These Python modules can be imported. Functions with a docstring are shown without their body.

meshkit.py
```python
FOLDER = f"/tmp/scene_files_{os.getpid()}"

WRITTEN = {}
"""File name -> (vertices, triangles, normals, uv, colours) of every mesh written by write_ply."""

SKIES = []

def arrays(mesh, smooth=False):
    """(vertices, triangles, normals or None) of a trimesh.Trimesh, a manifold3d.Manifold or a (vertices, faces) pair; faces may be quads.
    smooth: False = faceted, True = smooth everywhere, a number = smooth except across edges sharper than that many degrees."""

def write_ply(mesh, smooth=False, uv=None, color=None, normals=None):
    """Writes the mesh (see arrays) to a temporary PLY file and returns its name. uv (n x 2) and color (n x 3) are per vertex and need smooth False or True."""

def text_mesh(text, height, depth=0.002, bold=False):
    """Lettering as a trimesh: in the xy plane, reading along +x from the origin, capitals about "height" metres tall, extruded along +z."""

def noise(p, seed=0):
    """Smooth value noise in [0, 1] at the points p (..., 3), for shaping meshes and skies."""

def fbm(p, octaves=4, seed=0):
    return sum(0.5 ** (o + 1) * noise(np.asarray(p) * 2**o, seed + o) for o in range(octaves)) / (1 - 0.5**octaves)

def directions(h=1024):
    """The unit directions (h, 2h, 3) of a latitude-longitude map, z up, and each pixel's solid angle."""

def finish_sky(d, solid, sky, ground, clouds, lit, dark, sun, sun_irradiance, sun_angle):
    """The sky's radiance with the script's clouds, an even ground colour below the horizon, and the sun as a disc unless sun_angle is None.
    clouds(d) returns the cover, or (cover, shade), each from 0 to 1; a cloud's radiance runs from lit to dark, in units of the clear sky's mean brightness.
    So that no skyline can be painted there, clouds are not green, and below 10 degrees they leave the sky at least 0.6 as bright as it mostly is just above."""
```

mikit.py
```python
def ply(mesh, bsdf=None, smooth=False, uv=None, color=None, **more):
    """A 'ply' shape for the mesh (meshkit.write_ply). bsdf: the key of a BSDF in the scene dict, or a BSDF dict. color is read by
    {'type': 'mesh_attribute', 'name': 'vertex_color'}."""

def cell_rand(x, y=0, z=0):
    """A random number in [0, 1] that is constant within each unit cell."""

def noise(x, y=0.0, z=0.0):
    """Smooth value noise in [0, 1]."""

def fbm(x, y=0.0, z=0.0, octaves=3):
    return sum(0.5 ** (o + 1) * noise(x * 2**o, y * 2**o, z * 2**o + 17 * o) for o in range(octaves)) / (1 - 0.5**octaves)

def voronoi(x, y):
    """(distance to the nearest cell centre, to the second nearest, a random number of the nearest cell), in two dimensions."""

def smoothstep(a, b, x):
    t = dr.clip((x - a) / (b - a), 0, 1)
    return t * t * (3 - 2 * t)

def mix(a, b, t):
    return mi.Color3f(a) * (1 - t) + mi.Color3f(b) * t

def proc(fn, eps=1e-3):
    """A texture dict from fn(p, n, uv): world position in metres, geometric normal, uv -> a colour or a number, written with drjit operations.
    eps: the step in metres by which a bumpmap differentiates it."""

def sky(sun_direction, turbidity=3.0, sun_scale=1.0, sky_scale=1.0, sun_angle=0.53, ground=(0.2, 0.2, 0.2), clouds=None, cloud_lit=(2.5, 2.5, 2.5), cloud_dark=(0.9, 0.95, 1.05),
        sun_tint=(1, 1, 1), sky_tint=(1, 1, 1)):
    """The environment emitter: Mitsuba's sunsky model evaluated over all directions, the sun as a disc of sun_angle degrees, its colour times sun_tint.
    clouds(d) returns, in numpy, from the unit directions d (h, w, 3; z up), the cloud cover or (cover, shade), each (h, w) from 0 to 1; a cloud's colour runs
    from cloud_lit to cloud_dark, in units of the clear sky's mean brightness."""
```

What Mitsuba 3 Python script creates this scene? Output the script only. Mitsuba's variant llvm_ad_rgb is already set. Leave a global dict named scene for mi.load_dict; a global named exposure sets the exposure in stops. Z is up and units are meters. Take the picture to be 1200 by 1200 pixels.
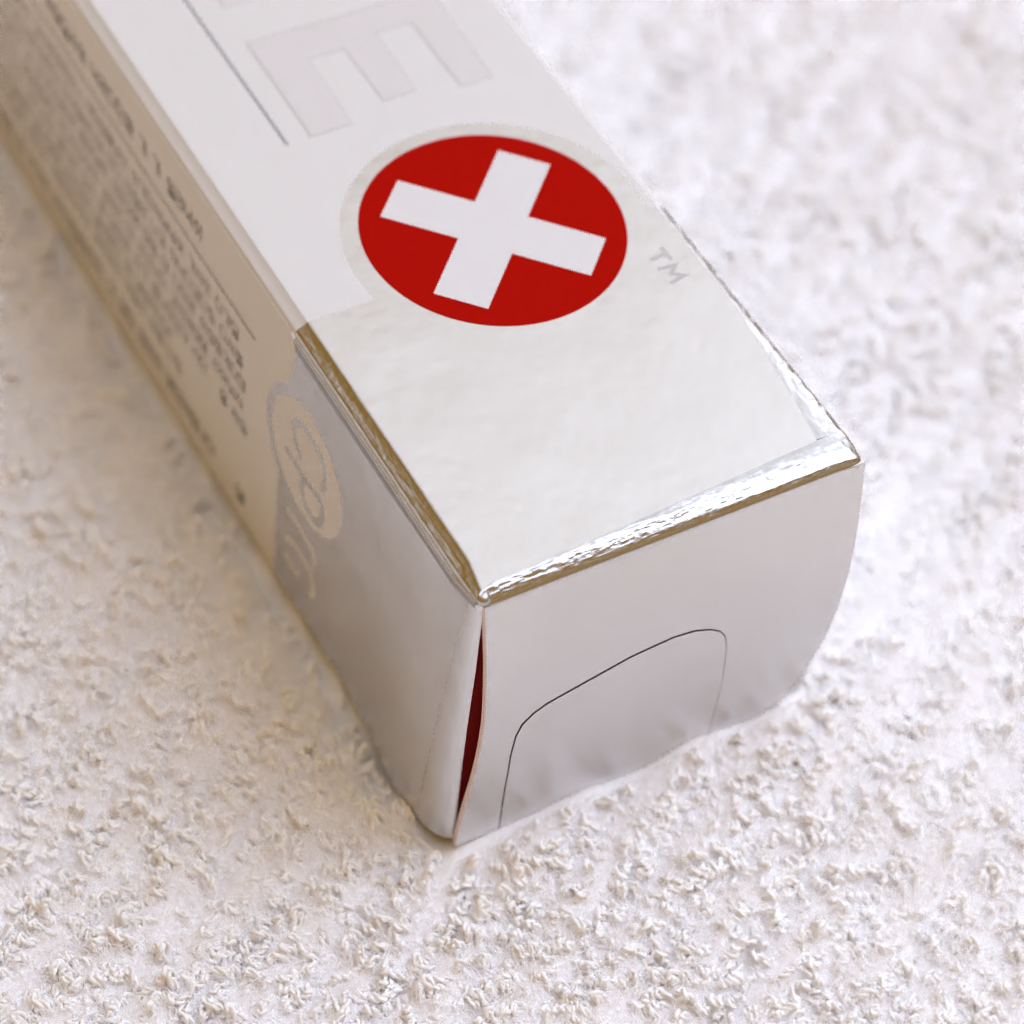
import math, random
import numpy as np, trimesh, mitsuba as mi, drjit as dr
import shapely, shapely.affinity
from shapely.geometry import Polygon, Point, LineString, box as sbox
from shapely.ops import unary_union
import mikit, meshkit

T = mi.ScalarTransform4f
MM = 0.001
H = 28.3                       # carton height, mm; z = 0 is its underside
random.seed(7)
rng = np.random.default_rng(11)
scene, labels = {}, {}

# ------------------------------------------------------------------ camera
cam = np.array([-62.648, -88.779, 138.168 + H]) * MM
right = np.array([0.86803, -0.48720, 0.09566])
down = np.array([-0.32263, -0.69993, -0.63719])
fwd = np.array([0.37740, 0.52224, -0.76474])
FOCUS = 0.184
scene['camera'] = {
    'type': 'thinlens', 'fov': 20.97, 'fov_axis': 'x', 'near_clip': 0.01, 'far_clip': 10.0,
    'aperture_radius': 0.0017, 'focus_distance': FOCUS,
    'to_world': T().look_at(origin=cam.tolist(), target=(cam + fwd * 0.1).tolist(), up=(-down).tolist())}

# ------------------------------------------------------------------ light
# a broad soft lamp high on the right, and the dim warm light of the room
exposure = 0.19
ROOM_RGB = [0.32, 0.170, 0.004]
scene['room_light'] = {'type': 'constant', 'radiance': {'type': 'rgb', 'value': ROOM_RGB}}
AIM = np.array([0.015, 0.02, 0.02])


def lamp(key, direction, dist, half_w, half_h, rgb, up, label):
    d = np.array(direction, float) / np.linalg.norm(direction)
    pos = AIM + d * dist
    scene[key] = {'type': 'rectangle', 'to_world': T().look_at(origin=pos.tolist(), target=AIM.tolist(), up=up).scale([half_w, half_h, 1]),
                  'bsdf': {'type': 'diffuse', 'reflectance': {'type': 'rgb', 'value': 0.8}},
                  'emitter': {'type': 'area', 'radiance': {'type': 'rgb', 'value': rgb}}}
    labels[key] = {'label': label, 'category': 'lamp', 'kind': 'structure'}


GLOW = {}


def hot_centre(p, n, uv):
    r2 = (dr.square(uv.x - 0.5) + dr.square(uv.y - 0.5)) * 4.0
    return mi.Color3f(*GLOW['rgb']) * dr.maximum(1.42 - 0.78 * r2, 0.5)


lamp('ceiling_panel', [0.30, 0.02, 0.95], 0.60, 0.64, 0.64, [0.575, 0.668, 0.80], [0, 1, 0], 'wide dim white panel above the carton')
GLOW['rgb'] = [0.575, 0.668, 0.80]
scene['ceiling_panel']['emitter']['radiance'] = mikit.proc(hot_centre)
lamp('softbox_lamp', [0.50, -0.20, 0.84], 0.50, 0.13, 0.20, [3.1, 3.65, 4.7], [-0.45, -0.1, 0.30], 'bright softbox above and to the right of the carton')
lamp('window_lamp', [0.78, 0.50, 0.40], 0.50, 0.07, 0.12, [2.4, 2.6, 3.0], [-0.5, 0.0, 0.8], 'small bright window light low on the right behind the carton')

# ------------------------------------------------------------------ materials
noise, fbm, smoothstep = mikit.noise, mikit.fbm, mikit.smoothstep
K = 1000.0                      # metres -> mm inside the textures


def foil_height(p, n, uv):
    q = p * K
    broad = fbm(q.x * 0.22, q.y * 0.22, q.z * 0.22, 2) * 0.13
    mid = fbm(q.x * 1.3 + 5, q.y * 1.3, q.z * 1.3, 2) * 0.024
    fine = noise(q.x * 7.0, q.y * 5.0, q.z * 7.0) * 0.0011
    return (broad + mid + fine) * MM


def printed(p, n, uv):
    """1 where white is printed over the foil, 0 where the foil is bare."""
    q = p * K
    zr = q.z - H
    on_side = smoothstep(-0.75, -0.95, zr)
    edge = dr.lerp(mi.Float(26.3), 26.0 + 1.6 * smoothstep(-3.0, -9.0, zr), on_side)
    straight = smoothstep(-0.12, 0.12, q.y - edge)
    top_bite = smoothstep(11.25, 11.45, dr.sqrt(dr.square(q.x - 17.4) + dr.square(q.y - 28.6)))
    side_bite = smoothstep(6.3, 6.55, dr.sqrt(dr.square(q.y - 23.4) + dr.square(zr + 11.8)))
    return straight * dr.lerp(top_bite, side_bite, on_side)


FOIL = {'type': 'roughconductor', 'material': 'Al', 'distribution': 'ggx', 'alpha': 0.105,
        'specular_reflectance': {'type': 'rgb', 'value': [0.795, 0.785, 0.775]}}
scene['foil'] = {'type': 'twosided', 'b': {'type': 'bumpmap', 't': mikit.proc(foil_height, 4e-5), 'scale': 1.0, 'b': FOIL}}
scene['board'] = {'type': 'twosided', 'b': {
    'type': 'blendbsdf', 'weight': mikit.proc(printed, 1e-5),
    'a': {'type': 'bumpmap', 't': mikit.proc(foil_height, 4e-5), 'scale': 1.0, 'b': FOIL},
    'c': {'type': 'principled', 'base_color': {'type': 'rgb', 'value': [0.675, 0.663, 0.665]}, 'roughness': 0.42, 'specular': 0.5}}}
scene['fold_foil'] = {'type': 'twosided', 'b': {
    'type': 'blendbsdf', 'weight': mikit.proc(printed, 1e-5),
    'a': {'type': 'roughconductor', 'material': 'Al', 'distribution': 'ggx', 'alpha': 0.12, 'specular_reflectance': {'type': 'rgb', 'value': [0.62, 0.615, 0.62]}},
    'c': {'type': 'principled', 'base_color': {'type': 'rgb', 'value': [0.675, 0.663, 0.665]}, 'roughness': 0.42, 'specular': 0.5}}}


def paint(name, rgb, rough=0.45, spec=0.3):
    scene[name] = {'type': 'twosided', 'b': {'type': 'principled', 'base_color': {'type': 'rgb', 'value': rgb}, 'roughness': rough, 'specular': spec}}


scene['red_ink'] = {'type': 'twosided', 'b': {'type': 'diffuse', 'reflectance': {'type': 'rgb', 'value': [0.40, 0.006, 0.003]}}}
paint('white_ink', [0.695, 0.68, 0.695])
paint('grey_ink', [0.34, 0.335, 0.35])
paint('pale_ink', [0.50, 0.485, 0.50])
paint('text_ink', [0.045, 0.04, 0.03])
paint('red_board', [0.36, 0.012, 0.012], 0.7)
paint('card_edge', [0.72, 0.60, 0.60], 0.8)
scene['letter_foil'] = {'type': 'twosided', 'b': {'type': 'principled', 'base_color': {'type': 'rgb', 'value': [0.645, 0.62, 0.63]}, 'roughness': 0.42, 'specular': 0.5}}



YARN_RGB = [0.98, 0.972, 0.975]
scene['cotton'] = {'type': 'twosided', 'b': {'type': 'principled', 'base_color': {'type': 'rgb', 'value': YARN_RGB}, 'roughness': 0.42, 'specular': 0.45}}
scene['backing'] = {'type': 'twosided', 'b': {'type': 'diffuse', 'reflectance': {'type': 'rgb', 'value': [0.93, 0.915, 0.93]}}}
scene['fibre'] = {'type': 'twosided', 'b': {'type': 'diffuse', 'reflectance': {'type': 'rgb', 'value': [0.955, 0.942, 0.955]}}}

# ------------------------------------------------------------------ helpers


def add(key, mesh, bsdf, smooth=False, label=None, category=None, group=None, kind=None):
    v, f = (np.asarray(mesh[0], float), np.asarray(mesh[1])) if isinstance(mesh, tuple) else (np.asarray(mesh.vertices, float), np.asarray(mesh.faces))
    scene[key] = mikit.ply(trimesh.Trimesh(v * MM, f, process=False), bsdf, smooth=smooth)
    note = {k: x for k, x in (('label', label), ('category', category), ('group', group), ('kind', kind)) if x}
    if note:
        labels[key] = note
    return key


def grid(us, vs, fn):
    """Mesh of the surface fn(u, v) -> (x, y, z) over the two parameter lists."""
    U, V = np.meshgrid(us, vs, indexing='ij')
    P = np.stack(fn(U, V), -1).reshape(-1, 3)
    n, m = len(us), len(vs)
    i, j = np.meshgrid(np.arange(n - 1), np.arange(m - 1), indexing='ij')
    a = (i * m + j).ravel()
    return P, np.vstack([np.stack([a, a + m, a + m + 1], 1), np.stack([a, a + m + 1, a + 1], 1)])


def slab(poly, surf, thick=0.03, lift=0.0, step=None):
    """A thin solid with outline poly (u, v) laid on surf(u, v, w), w its height above the surface."""
    out = []
    for g in getattr(poly, 'geoms', [poly]):
        if g.is_empty or g.area < 1e-5:
            continue
        m = trimesh.creation.extrude_polygon(g, thick, engine='earcut')
        if step:
            v, f = trimesh.remesh.subdivide_to_size(m.vertices, m.faces, step, max_iter=12)
            m = trimesh.Trimesh(v, f)
        v = np.array(m.vertices)
        out.append(trimesh.Trimesh(np.stack(surf(v[:, 0], v[:, 1], v[:, 2] + lift), -1), m.faces, process=False))
    return trimesh.util.concatenate(out)


def on_top(x, y, w): return x, y, H + w
def belly(y, zr):  # the left side bows out a little towards its free front bottom corner
    return 0.9 * np.clip((-zr - 1) / 28, 0, 1) ** 1.0 * np.exp(-((np.maximum(y, 0) - 6.0) / 5.5) ** 2)
def on_left(y, zr, w): return -w - belly(y, zr), y, H + zr


# ------------------------------------------------------------------ the carton
labels['carton'] = {'label': 'silver and white folding carton with a red disc and white cross on its top', 'category': 'box'}
FOLD = np.array([(-1.15, 0), (-1.05, -.008), (-.98, -.035), (-.92, -.075), (-.86, -.125), (-.7, -.23), (-.5, -.345), (-.3, -.445), (-.2, -.50), (-.14, -.55),
                 (-.1, -.66), (-.08, -.78), (-.05, -.86), (.0, -.9), (.06, -.91), (.12, -.94), (.155, -1.01), (.165, -1.12), (.15, -1.3), (.11, -1.5), (.06, -1.75), (.03, -2.0), (.015, -2.25)])
FOLD_F = np.array([(-1.15, 0), (-1, -.012), (-.85, -.05), (-.72, -.12), (-.5, -.31), (-.3, -.52), (-.1, -.74), (0, -.86), (.02, -.93), (.02, -1.0), (-.1, -1.06), (-.2, -1.08)])
FOLD_R = np.array([(-1.15, 0), (-1.0, -.015), (-.8, -.06), (-.6, -.125), (-.45, -.19), (-.33, -.25), (-.25, -.29), (-.15, -.33), (-.06, -.40), (0, -.52), (.03, -.7), (.03, -1.2), (.02, -2.25)])
FL = np.r_[0, np.cumsum(np.linalg.norm(np.diff(FOLD, axis=0), axis=1))]
FD = np.unique(np.r_[np.linspace(0, FL[-1], 46), FL])
FO, FZ = np.interp(FD, FL, FOLD[:, 0]), np.interp(FD, FL, FOLD[:, 1])


def fold_noise(s, d, seed):
    """Small creases that run along a folded edge, larger where the board bends most."""
    bend = np.exp(-((d - 0.9) / 0.75) ** 2)
    a = meshkit.fbm(np.stack([s * 0.9, d * 3.5, d * 0], -1), 3, seed) - 0.5
    c = meshkit.fbm(np.stack([s * 3.2, d * 2.0, d * 0 + 7], -1), 2, seed + 5) - 0.5
    return bend * (0.10 * a + 0.07 * c)


def side_fold(sign, x0, seed, y0, prof=FOLD):
    fl = np.r_[0, np.cumsum(np.linalg.norm(np.diff(prof, axis=0), axis=1))]
    ds = np.unique(np.r_[np.linspace(0, fl[-1], 64), fl])
    ys = np.r_[np.arange(y0, 34, 0.12), np.arange(34, 104, 1.0)]

    def fn(Y, D):
        o, z = np.interp(D, fl, prof[:, 0]), np.interp(D, fl, prof[:, 1])
        if sign > 0:      # wider towards the front corner
            o = np.where(o < -.33, -.33 + (o + .33) * (0.50 + 2.1 * np.clip(1 - (Y - 2.4) / 15, 0, 1) ** 1.4), o)
            gap = np.clip((meshkit.fbm(np.stack([Y * 1.7, Y * 0, Y * 0 + 3], -1), 3, 77) - 0.40) * 7, 0, 1) * (Y < 26.2)
            z = z - 0.13 * gap * np.exp(-((o + .27) / .05) ** 2)
        k = 0.5 + 0.5 * np.clip((Y - y0) / 3.0, 0, 1) if sign < 0 else 1.0 + 0 * Y
        calm = np.where(Y > 26.3, 0.25, 1.0)
        o = np.where(Y > 26.6, np.minimum(o, 0.015), o)
        nz = fold_noise(Y, D, seed) * calm * (0.5 if sign < 0 else 0.9)
        if sign > 0:
            dent = meshkit.fbm(np.stack([Y * 1.1, o * 2.2, 0 * Y + 5], -1), 3, 41) - 0.5
            nz = nz + 0.075 * dent * calm * np.clip(D * 3, 0, 1) * np.exp(-(D / 0.9) ** 2)
        x = x0 + sign * (o * k + nz * 0.8)
        return x, Y, H + z * k + nz * 0.8
    return grid(ys, ds, fn)


def front_bend(u):   # how far the front fold spreads back over the top, wider to the right
    return 0.75 + 2.0 * np.clip(u / 30, 0, 1) ** 1.2


XF = np.arange(0.25, 30.01, 0.1)


def front_fold(X, D):
    ff = np.r_[0, np.cumsum(np.linalg.norm(np.diff(FOLD_F, axis=0), axis=1))]
    dd = D / FD[-1] * ff[-1]
    o, z = np.interp(dd, ff, FOLD_F[:, 0]), np.interp(dd, ff, FOLD_F[:, 1])
    w = front_bend(X) / 1.15
    back = np.where(o < -0.36, -0.36 + (o + 0.36) * w * 1.15, o)
    nz = fold_noise(X, D, 31)
    endk = 0.35 + 0.65 * np.clip((X - 0.2) / 1.0, 0, 1) ** 0.5
    oo = X - 30
    oo = np.where(oo < -.33, -.33 + (oo + .33) / 2.6, oo)
    zr = np.interp(oo, FOLD_R[:11, 0], FOLD_R[:11, 1])
    return X, -(back * endk + nz), H + z * endk + nz + zr


add('carton__front_fold', grid(XF, FD, front_fold), 'fold_foil', 50)
add('carton__left_fold', side_fold(-1, 0.0, 3, 0.3), 'fold_foil', 50)
add('carton__right_fold', side_fold(1, 30.0, 9, 2.45, FOLD_R), 'fold_foil', 50)


cs = trimesh.creation.icosphere(3, 0.5)
cs.apply_translation([0.56, 0.42, H - 0.5])
add('carton__corner', cs, 'fold_foil', True)


def front_top(x):   # where the flat of the top meets the front fold
    k = 0.36 + (1.15 - 0.36) * front_bend(x)
    return k * (0.35 + 0.65 * np.clip((x - 0.2) / 1.0, 0, 1) ** 0.5)


def top_fn(S, Q):
    y0 = 0.3
    for _ in range(12):   # the near edge follows the front fold
        y = y0 + (103.0 - y0) * Q
        k = 0.5 + 0.5 * np.clip((y - 0.3) / 3.0, 0, 1)
        kr = 1.0
        xl = 1.15 * k
        xr = 30 + kr * (-.33 - .82 * (0.50 + 2.1 * np.clip(1 - (y - 2.4) / 15, 0, 1) ** 1.4))
        x = xl + S * (xr - xl)
        y0 = np.interp(x, XF, front_top(XF))
    return x, y, H + 0 * x


add('carton__top_panel', grid(np.linspace(0, 1, 40), np.r_[np.linspace(0, 0.06, 20)[:-1], np.linspace(0.06, 1, 60)], top_fn), 'board', 30)


def bend_radius(zr): return np.interp(-zr, [0, 1, 5, 11.5, 17, 22, 30], [.8, .95, 1.45, 2.1, 2.45, 2.8, 2.9])
def bend_depth(zr): return np.interp(-zr, [0, 1, 8, 14, 19, 23, 27, 30], [.38, .52, .64, .62, .65, .74, .89, .95])


ZS = np.r_[-2.0, np.linspace(-2.25, -30.0, 40)]


def left_fn(Y, Z):
    r = bend_radius(Z) + 0.15
    y = r + (103 - r) * Y
    return -belly(y, Z), y, H + Z


add('carton__side_panel', grid(np.linspace(0, 1, 80) ** 1.6, np.linspace(-1.0, -H, 32), left_fn), 'board', 30)


def bend_fn(A, Z):
    r = bend_radius(Z)
    bx = -belly(r, Z)
    return bx + (bend_depth(Z) - bx) * (1 - np.cos(A)) / (1 - math.cos(math.radians(80))), 0.15 + r * (1 - np.sin(A)), H + Z


add('carton__dust_flap', grid(np.radians(np.linspace(0, 80, 28)), np.linspace(-0.75, -H, 40), bend_fn), 'foil', 40)
add('carton__dust_flap_001', grid(np.radians(np.linspace(0, 80, 14)), np.linspace(-1.0, -H, 20), lambda A, Z: (30 - bend_radius(Z) * (1 - np.cos(A)), 0.15 + bend_radius(Z) * (1 - np.sin(A)), H + Z)), 'foil', 40)
add('carton__side_panel_001', grid(np.array([0, .02, .3, 1.0]), np.linspace(-2.2, -H, 10), lambda Y, Z: (30 + 0 * Y, bend_radius(Z) + .15 + (103 - 3) * Y, H + Z)), 'board', 30)
add('carton__bottom_panel', trimesh.creation.box(bounds=[[0.6, 2.5, 0.0], [29.5, 103, 0.4]]), 'board')
add('carton__inner_lining', trimesh.creation.box(bounds=[[0.5, 0.75, 0.5], [28.6, 1.1, H - 0.6]]), 'red_board', label='dark red inside of the carton showing in the gap beside the end flap')
add('carton__back_panel', trimesh.creation.box(bounds=[[0.3, 102.5, 0.0], [29.7, 103, H - 0.1]]), 'board')


# the end flap, bowed outwards, with the round-cornered thumb tab cut into it
def bulge(x, zr):
    t = np.clip(-(zr + 1.2) / 27.0, 0, 1.05)
    u = np.clip(x / 30, 0, 1)
    return (1.45 + .4 * u) * np.sin(np.pi * np.minimum(t, .5)) * np.where(t > .5, 1 - (1 - (.32 + .4 * u)) * np.sin(np.pi * np.clip(t - .5, 0, .55) * .95) ** 2, 1)


def on_flap(x, zr, w): return x, -bulge(x, zr) - w, H + zr


ZF = -0.99
outline = Polygon([(.55, ZF), (.75, -6), (.88, -12), (.75, -20), (.62, -28.2), (1.0, -28.9), (24.5, -28.8), (26.5, -27.2), (27.9, -24.8), (28.85, -21.8),
                   (29.5, -18.5), (29.85, -14), (30.05, -9), (30.15, -5), (30.15, ZF)]).buffer(.3).buffer(-.3).intersection(sbox(-5, -H + .03, 40, 0))
tab = Polygon([(4.3, -30), (3.75, -22), (3.45, -17.5), (3.55, -15.2), (3.95, -14.0), (4.75, -13.2), (5.7, -12.7), (7.0, -12.35), (12.15, -11.1), (15.5, -10.78), (17.3, -10.98),
               (18.6, -11.5), (19.5, -12.15), (20.0, -13.0), (20.3, -14.4), (20.8, -18.5), (21.2, -24), (21.4, -30)]).buffer(-.3).buffer(.6).buffer(-.3)
cut = unary_union([tab.buffer(.04), shapely.affinity.translate(tab, -.09, .17)])
flap = outline.difference(cut)
add('carton__end_flap', slab(flap, on_flap, 0.36, -0.36, 1.5), 'foil', 25)
add('carton__end_flap__thumb_tab', slab(tab.buffer(-.04).intersection(sbox(0, -H + .03, 40, 0)), on_flap, 0.06, -0.06, 1.5), 'foil', 25)
edge_strip = Polygon([(.47, ZF), (.67, -6), (.80, -12), (.67, -20), (.54, -28.1), (.62, -28.1), (.75, -20), (.88, -12), (.75, -6), (.55, ZF)])
add('carton__end_flap__cut_edge', slab(edge_strip, on_flap, 0.34, -0.37, 1.0), 'card_edge', 25)

# ---- printing on the top
DC = (17.235, 29.158)
disc = Point(DC).buffer(9.66, 64)
add('carton__emblem_disc', slab(disc, on_top, 0.02), 'red_ink', label='red disc on the top of the carton')
cross = unary_union([sbox(-7.84, -1.995, 7.84, 1.995), sbox(-1.995, -7.84, 1.995, 7.84)])
cross = shapely.affinity.translate(shapely.affinity.rotate(cross, 44.1, origin=(0, 0)), *DC)
add('carton__emblem_disc__cross', slab(cross, on_top, 0.02, 0.022), 'white_ink', label='white cross in the red disc')


def raised(poly, h=0.10, bev=0.09):
    """Embossed letter: a plateau with sloping shoulders."""
    rings = [(poly, 0.0), (poly.buffer(-bev, join_style=2), h)]
    parts = [slab(rings[1][0], on_top, 0.01, h - 0.01)]
    for i in range(8):
        q = poly.buffer(-bev * i / 8, join_style=2)
        parts.append(slab(q, on_top, h * (i + 1) / 8))
    return trimesh.util.concatenate(parts)


def embossed(poly, h=0.05, bev=0.12):
    inner = poly.buffer(-bev, join_style=2)
    a, b = np.array(poly.exterior.coords)[:-1], np.array(inner.exterior.coords)[:-1]
    if not poly.exterior.is_ccw:
        a = a[::-1]
    if not inner.exterior.is_ccw:
        b = b[::-1]
    k = np.argmin(np.linalg.norm(b - a[0], axis=1))
    b = np.roll(b, -k, 0)
    n = len(a)
    v = np.vstack([np.c_[a, np.full(n, H + .002)], np.c_[b, np.full(n, H + h)]])
    i = np.arange(n)
    j = (i + 1) % n
    f = np.vstack([np.stack([i, j, j + n], 1), np.stack([i, j + n, i + n], 1)])
    cap = trimesh.creation.extrude_polygon(Polygon(b), 0.01, engine='earcut')
    cap.apply_translation([0, 0, H + h - 0.01])
    return trimesh.util.concatenate([trimesh.Trimesh(v, f, process=False), cap])


E = Polygon([(9.65, 53.9), (9.55, 42.85), (12.9, 42.85), (13.2, 50.5), (16.15, 50.45), (16.2, 44.15), (18.95, 44.25), (19.2, 51.2), (22.2, 51.2), (22.3, 43.3), (24.95, 43.3), (25.4, 53.9)])
add('carton__letter', embossed(E), 'letter_foil', label='embossed letter E beside the red disc')
add('carton__letter__outline', slab(E.buffer(.07, join_style=2).difference(E.buffer(-.13, join_style=2)), on_top, 0.012), 'pale_ink')
L = Polygon([(9.8, 66.5), (9.8, 58.05), (12.7, 58.0), (12.9, 63.2), (25.3, 63.2), (25.3, 66.5)])
add('carton__letter_001', embossed(L), 'letter_foil', label='embossed letter behind the E, cut off by the picture edge')
add('carton__rule_line', slab(sbox(7.43, 42.7, 7.72, 90), on_top, 0.02), 'grey_ink', label='thin grey line along the white top')


def stroke(pts, w): return LineString(pts).buffer(w / 2, cap_style=2, join_style=2)


tm = unary_union([stroke([(27.35, 22.55), (27.35, 21.2)], .3), stroke([(27.35, 21.88), (26.05, 21.78)], .32),
                  stroke([(26.0, 20.75), (27.4, 20.62), (26.6, 20.0), (27.45, 19.45), (26.1, 19.2)], .3)])
add('carton__trademark', slab(tm, on_top, 0.02), 'pale_ink', label='small grey letters TM between the disc and the right edge')

# ---- printing on the left side
ring = Point(23.4, -11.7).buffer(5.45, 48)
A = [(24.4, -11.67), (24.7, -11.33), (25.28, -10.83), (25.48, -10.11), (25.6, -9.55), (25.2, -8.75), (24.42, -8.25), (23.36, -8.1), (22.42, -8.2), (21.6, -8.48), (20.96, -9.0), (20.73, -9.9), (20.62, -10.74), (20.95, -11.6)]
B = [(26.35, -13.06), (25.51, -13.12), (24.68, -13.19), (23.86, -13.25), (22.3, -13.05), (21.3, -13.0), (20.75, -13.5), (20.7, -14.58), (21.16, -15.7), (22.03, -16.1), (23.1, -16.0), (23.75, -15.4), (23.95, -14.5), (23.7, -13.3)]
marks = unary_union([LineString(A).buffer(.38), LineString(B).buffer(.38)])
add('carton__side_panel__round_mark', slab(ring.difference(marks), on_left, 0.02, 0.0, 2.0), 'white_ink', label='white disc with a looped mark on the left side')
word = [LineString([(25.81, -19.11), (24.52, -19.08), (23.12, -19.21), (21.7, -19.4), (21.2, -20.5)]), LineString([(25.85, -22.5), (25.1, -21.9), (24.3, -21.75), (22.89, -21.9), (21.9, -22.2), (21.3, -23.2), (21.3, -24.3), (21.7, -24.6)]),
        LineString([(25.7, -24.5), (24.7, -24.6), (23.7, -24.5)])]
add('carton__side_panel__word_mark', slab(unary_union([w.buffer(.25) for w in word]), on_left, 0.02, 0.0, 2.0), 'white_ink')

JAMO = [[[(0, 1), (1, 1), (.9, 0)]], [[(0, 1), (0, 0), (1, 0)]], [[(1, 1), (0, 1), (0, 0), (1, 0)]], [[(0, 1), (1, 1), (1, .5), (0, .5), (0, 0), (1, 0)]],
        [[(0, 1), (0, 0), (1, 0), (1, 1), (0, 1)]], [[(.5, 1), (0, 0)], [(.5, .7), (1, 0)]], [[(.5, 1), (0, .5), (.5, 0), (1, .5), (.5, 1)]], [[(0, .9), (1, .9)], [(.5, .9), (0, 0)], [(.5, .6), (1, 0)]]]
VOW = [[[(.6, 1.0), (.6, 0)], [(.6, .5), (1, .5)]], [[(.6, 1), (.6, 0)], [(.1, .5), (.6, .5)]], [[(.6, 1), (.6, 0)]]]


def syllable(u, v, h):
    """One small block of strokes; u runs along the line of text, v up."""
    out = []
    low = random.random() < 0.5
    y0 = 0.42 if low else 0.05
    for s in random.choice(JAMO):
        out.append([(u + a * .5 * h, v + (y0 + b * (.95 - y0)) * h) for a, b in s])
    for s in random.choice(VOW):
        out.append([(u + (.45 + a * .42) * h, v + (.3 * low + b * (.98 - .3 * low)) * h) for a, b in s])
    if low:
        for s in random.choice(JAMO):
            out.append([(u + (.1 + a * .7) * h, v + b * .28 * h) for a, b in s])
    return out


def text_line(z, y_front, y_back, h, w, density=0.84):
    """A line of fine print on the left side that ends at y_front."""
    quads = []
    y, word_left = y_front, random.randint(2, 6)
    while y < y_back:
        if word_left == 0:
            y += h * 0.55
            word_left = random.randint(1, 7)
        word_left -= 1
        for pts in syllable(0, 0, h):
            for (a, b), (c, d) in zip(pts[:-1], pts[1:]):
                n = np.array([-(d - b), c - a])
                n = n / (np.linalg.norm(n) + 1e-9) * w / 2
                quads.append([(y + h - a + s * n[0] * -1, z + b + s * n[1]) if k == 0 else (y + h - c + s * n[0] * -1, z + d + s * n[1]) for k, s in ((0, -1), (0, 1), (1, 1), (1, -1))])
        y += h * 0.98
    q = np.array(quads)
    v = np.stack([np.full(q.shape[:2], -0.02), q[..., 0], q[..., 1] + H], -1)
    v[..., 0] -= belly(q[..., 0], q[..., 1])
    n = len(q)
    f = np.arange(n)[:, None] * 4
    return v.reshape(-1, 3), np.vstack([f + [0, 1, 2], f + [0, 2, 3]])


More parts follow.
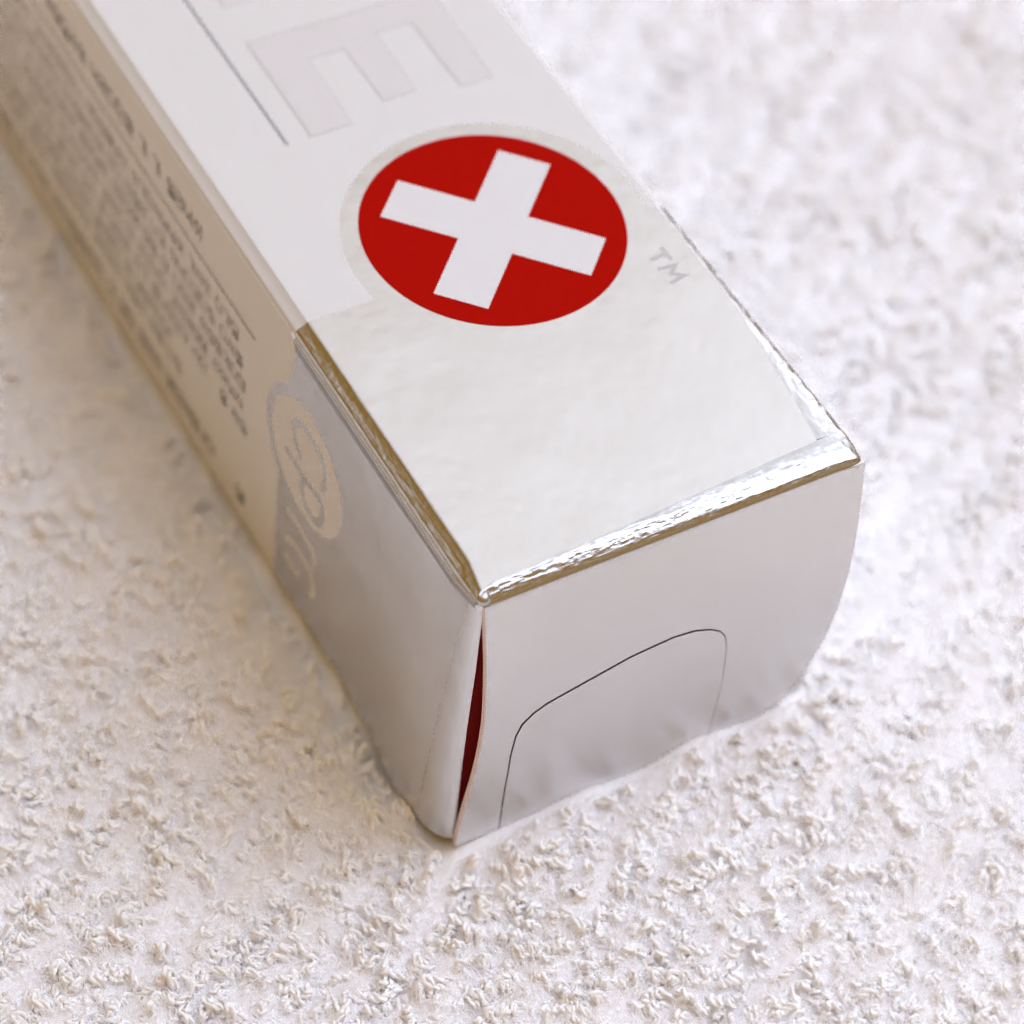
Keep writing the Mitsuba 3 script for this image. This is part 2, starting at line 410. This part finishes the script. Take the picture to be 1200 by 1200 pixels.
rows = [(-5.3, 40.6, 95, 1.6, .22), (-9.7, 34.4, 95, 1.35, .17), (-11.9, 33.6, 95, 1.35, .17), (-14.1, 33.0, 95, 1.35, .18), (-16.3, 33.4, 95, 1.35, .17),
        (-18.5, 32.6, 35.5, 1.35, .19), (-18.5, 39.5, 95, 1.35, .17), (-20.7, 46.0, 95, 1.35, .17), (-22.9, 44.0, 95, 1.35, .17), (-26.4, 38.0, 95, 1.5, .2), (-26.4, 32.6, 34.0, 1.5, .22)]
for k, r in enumerate(rows):
    add('carton__side_panel__print_line' + (f'_{k:03d}' if k else ''), text_line(*r), 'text_ink')
add('carton__side_panel__rule_line', slab(sbox(32.0, -7.0, 95, -6.82), on_left, 0.02, 0, 4.0), 'text_ink', label='thin line under the heading on the left side')

# ------------------------------------------------------------------ the towel
labels['towel'] = {'label': 'soft white terry towel with looped pile under the carton', 'category': 'towel'}


def pile(x, y):
    """Height of the towel's cloth under the loops, mm."""
    p = np.stack([x * 0.045, y * 0.045, 0 * x], -1)
    h = -1.2 + 1.6 * (meshkit.fbm(p, 2, 3) - 0.5) + 0.9 * (meshkit.noise(p * 4.2, 8) - 0.5)
    dx, dy = np.maximum(np.maximum(-x, x - 30), 0), np.maximum(-y, 0)
    h = h + 2.8 * np.exp(-((x - 16) / 17) ** 2 - ((y + 3) / 12.0) ** 2) + 2.3 * np.exp(-((x - 33) / 12) ** 2 - ((y - 8) / 20) ** 2) + 0.9 * np.exp(-((x - 4) / 5) ** 2 - ((y + 4) / 4) ** 2)
    h = h + 0.35 * np.sin((x * 0.5 - y * 0.87) * 1.25 + 2.0 * meshkit.noise(p * 1.5, 4))
    h = h - 0.9 - 1.0 * np.exp(-((x + 1.0) / 1.4) ** 2) * np.clip((y - 3) / 4, 0, 1)
    inside = (x > 0) & (x < 30) & (y > 0)
    return np.where(inside, np.minimum(h, -1.0), h)


gx, gy = np.linspace(-110, 160, 330), np.linspace(-100, 170, 330)
add('towel__cloth', grid(gx, gy, lambda X, Y: (X, Y, pile(X, Y) + 0.82 + 0.5 * (meshkit.fbm(np.stack([X * .8, Y * .8, 0 * X], -1), 2, 5) - .5))), 'backing', True)


def loops(px, py, segs, sides, seed, plies=1):
    r = np.random.default_rng(seed)
    n = len(px)
    # leaning direction: follows the brushed nap, scattered
    base = 2.6 + 3.0 * (meshkit.fbm(np.stack([px * .06, py * .06, 0 * px], -1), 2, 21) - .5) * 2
    ang = base + r.normal(0, 1.0, n)
    by_flap = (py > -4.5) & (py < 0) & (px > -1) & (px < 31)
    ang = np.where(by_flap, -np.pi / 2 + r.normal(0, 0.5, n), ang)
    lean = np.clip(r.normal(1.0, 0.25, n), 0.3, 1.45)
    length = r.uniform(1.35, 2.3, n)
    span = r.uniform(0.25, 0.7, n)
    twist = r.normal(0, 0.9, n)
    rad = r.uniform(0.20, 0.31, n)
    nap = np.stack([np.cos(ang) * np.sin(lean), np.sin(ang) * np.sin(lean), np.cos(lean)], -1)
    a2 = ang + np.pi / 2 + twist
    side = np.stack([np.cos(a2), np.sin(a2), 0 * a2], -1)
    up = np.tile([0, 0, 1.0], (n, 1))
    t = np.linspace(0, 1, segs + 1)
    s = np.sin(np.pi * t)
    root = np.stack([px, py, pile(px, py) - 0.1], -1)
    c = (root[:, None] + nap[:, None] * (length[:, None] * s ** 0.8)[..., None]
         + side[:, None] * (span[:, None] * (-np.cos(np.pi * t)) * (0.6 + 0.55 * s))[..., None]
         - up[:, None] * (0.30 * length[:, None] * np.sin(lean)[:, None] * s ** 4)[..., None]
         + up[:, None] * 0.6 * s[None, :, None])
    w = r.normal(0, 0.07, c.shape)
    c = c + w
    ply_turn = 2 * np.pi * (1.7 * t[None, :] + r.uniform(0, 1, n)[:, None])
    tan = np.gradient(c, axis=1)
    tan /= np.linalg.norm(tan, axis=2, keepdims=True)
    ref = np.cross(nap, side)
    b1 = np.cross(tan, np.cross(ref[:, None], tan))
    b1 /= np.linalg.norm(b1, axis=2, keepdims=True) + 1e-9
    b2 = np.cross(tan, b1)
    th = np.arange(sides) * 2 * np.pi / sides
    rr = rad[:, None] * (0.85 + 0.3 * s) * (1 + r.normal(0, 0.10, (n, segs + 1)))
    both = []
    for k in range(plies):
        off = (0.62 * rad[:, None] if plies > 1 else 0 * rad[:, None])
        ca, sa = np.cos(ply_turn + np.pi * k) * off, np.sin(ply_turn + np.pi * k) * off
        ck = c + ca[..., None] * b1 + sa[..., None] * b2
        rk = rr * (0.68 if plies > 1 else 1.0)
        both.append(ck[:, :, None] + rk[:, :, None, None] * (np.cos(th)[None, None, :, None] * b1[:, :, None] + np.sin(th)[None, None, :, None] * b2[:, :, None]))
    v = np.concatenate(both)
    n = len(v)
    # the carton presses the pile aside
    x, y, z = v[..., 0], v[..., 1], v[..., 2]
    x0, x1, y0 = -0.15 - 0.85 * np.exp(-((np.maximum(y, 0) - 6) / 5.5) ** 2), 30.1, -1.2
    ins = (x > x0) & (x < x1) & (y > y0) & (z < H)
    dl, dr_, df = x - x0, x1 - x, y - y0
    m = np.minimum(np.minimum(dl, dr_), df)
    v[..., 0] = np.where(ins & (m == dl), x0 - 0.02 * (dl), np.where(ins & (m == dr_) & (m != dl), x1 + 0.02 * dr_, x))
    v[..., 1] = np.where(ins & (m == df) & (m != dl) & (m != dr_), y0 - 0.02 * df, y)
    i, j = np.meshgrid(np.arange(segs), np.arange(sides), indexing='ij')
    q = np.stack([i * sides + j, i * sides + (j + 1) % sides, (i + 1) * sides + (j + 1) % sides, (i + 1) * sides + j], -1).reshape(-1, 4)
    f1 = np.vstack([q[:, [0, 1, 2]], q[:, [0, 2, 3]]])
    f = (f1[None] + (np.arange(n) * (segs + 1) * sides)[:, None, None]).reshape(-1, 3)
    return v.reshape(-1, 3), f


def scatter(poly, pitch, seed, hole=None):
    r = np.random.default_rng(seed)
    x0, y0, x1, y1 = poly.bounds
    X, Y = np.meshgrid(np.arange(x0, x1, pitch), np.arange(y0, y1, pitch))
    X = (X + r.uniform(-.5, .5, X.shape) * pitch).ravel()
    Y = (Y + r.uniform(-.5, .5, Y.shape) * pitch).ravel()
    k = shapely.contains_xy(poly, X, Y) & ~((X > -.2) & (X < 30.2) & (Y > -1.5) & (Y < 103.5))
    if hole is not None:
        k &= ~shapely.contains_xy(hole, X, Y)
    return X[k], Y[k]


view = Polygon([(0, 102), (100, 62), (30, -36), (-38, 0)])
near = view.buffer(3)
far = near.buffer(25)
add('towel__terry_loops', loops(*scatter(near, 0.80, 5), 8, 4, 1, 2), 'cotton', True, kind='stuff', label='white terry loops of the towel pile')
add('towel__outer_loops', loops(*scatter(far, 1.4, 6, near), 5, 4, 2), 'cotton', True, kind='stuff', label='white terry loops around the edge of the picture')


def fuzz(px, py, seed):
    """Fine loose fibres that fill the pile between the loops."""
    r = np.random.default_rng(seed)
    n = len(px)
    root = np.stack([px, py, pile(px, py) + r.uniform(0.5, 1.75, n)], -1)
    ang, tilt = r.uniform(0, 2 * np.pi, n), r.normal(0.05, 0.3, n)
    d = np.stack([np.cos(ang) * np.cos(tilt), np.sin(ang) * np.cos(tilt), np.sin(tilt)], -1)
    bend = r.normal(0, 0.5, (n, 3))
    ln = r.uniform(0.8, 2.0, n)[:, None, None]
    t = np.array([-0.5, 0.0, 0.5])[None, :, None]
    c = root[:, None] + d[:, None] * t * ln + bend[:, None] * (t * t) * ln * 1.2
    side = np.cross(d, [0, 0, 1.0])
    side /= np.linalg.norm(side, axis=1, keepdims=True) + 1e-9
    up = np.cross(side, d)
    th = np.arange(3) * 2 * np.pi / 3 + 0.5
    w = np.array([0.5, 1.0, 0.5])[None, :, None, None] * r.uniform(0.022, 0.045, n)[:, None, None, None]
    v = c[:, :, None] + w * (np.cos(th)[None, None, :, None] * side[:, None, None] + np.sin(th)[None, None, :, None] * up[:, None, None])
    x, y = v[..., 0], v[..., 1]
    keep = ~((x > -0.9) & (x < 30.2) & (y > -1.3)).any((1, 2))
    v = v[keep]
    n = len(v)
    i, j = np.meshgrid(np.arange(2), np.arange(3), indexing='ij')
    q = np.stack([i * 3 + j, i * 3 + (j + 1) % 3, (i + 1) * 3 + (j + 1) % 3, (i + 1) * 3 + j], -1).reshape(-1, 4)
    f1 = np.vstack([q[:, [0, 1, 2]], q[:, [0, 2, 3]]])
    return v.reshape(-1, 3), (f1[None] + (np.arange(n) * 9)[:, None, None]).reshape(-1, 3)


add('towel__loose_fibres', fuzz(*scatter(view.buffer(1), 0.295, 9), 4), 'fibre', True, kind='stuff', label='fine white cotton fuzz over the towel loops')
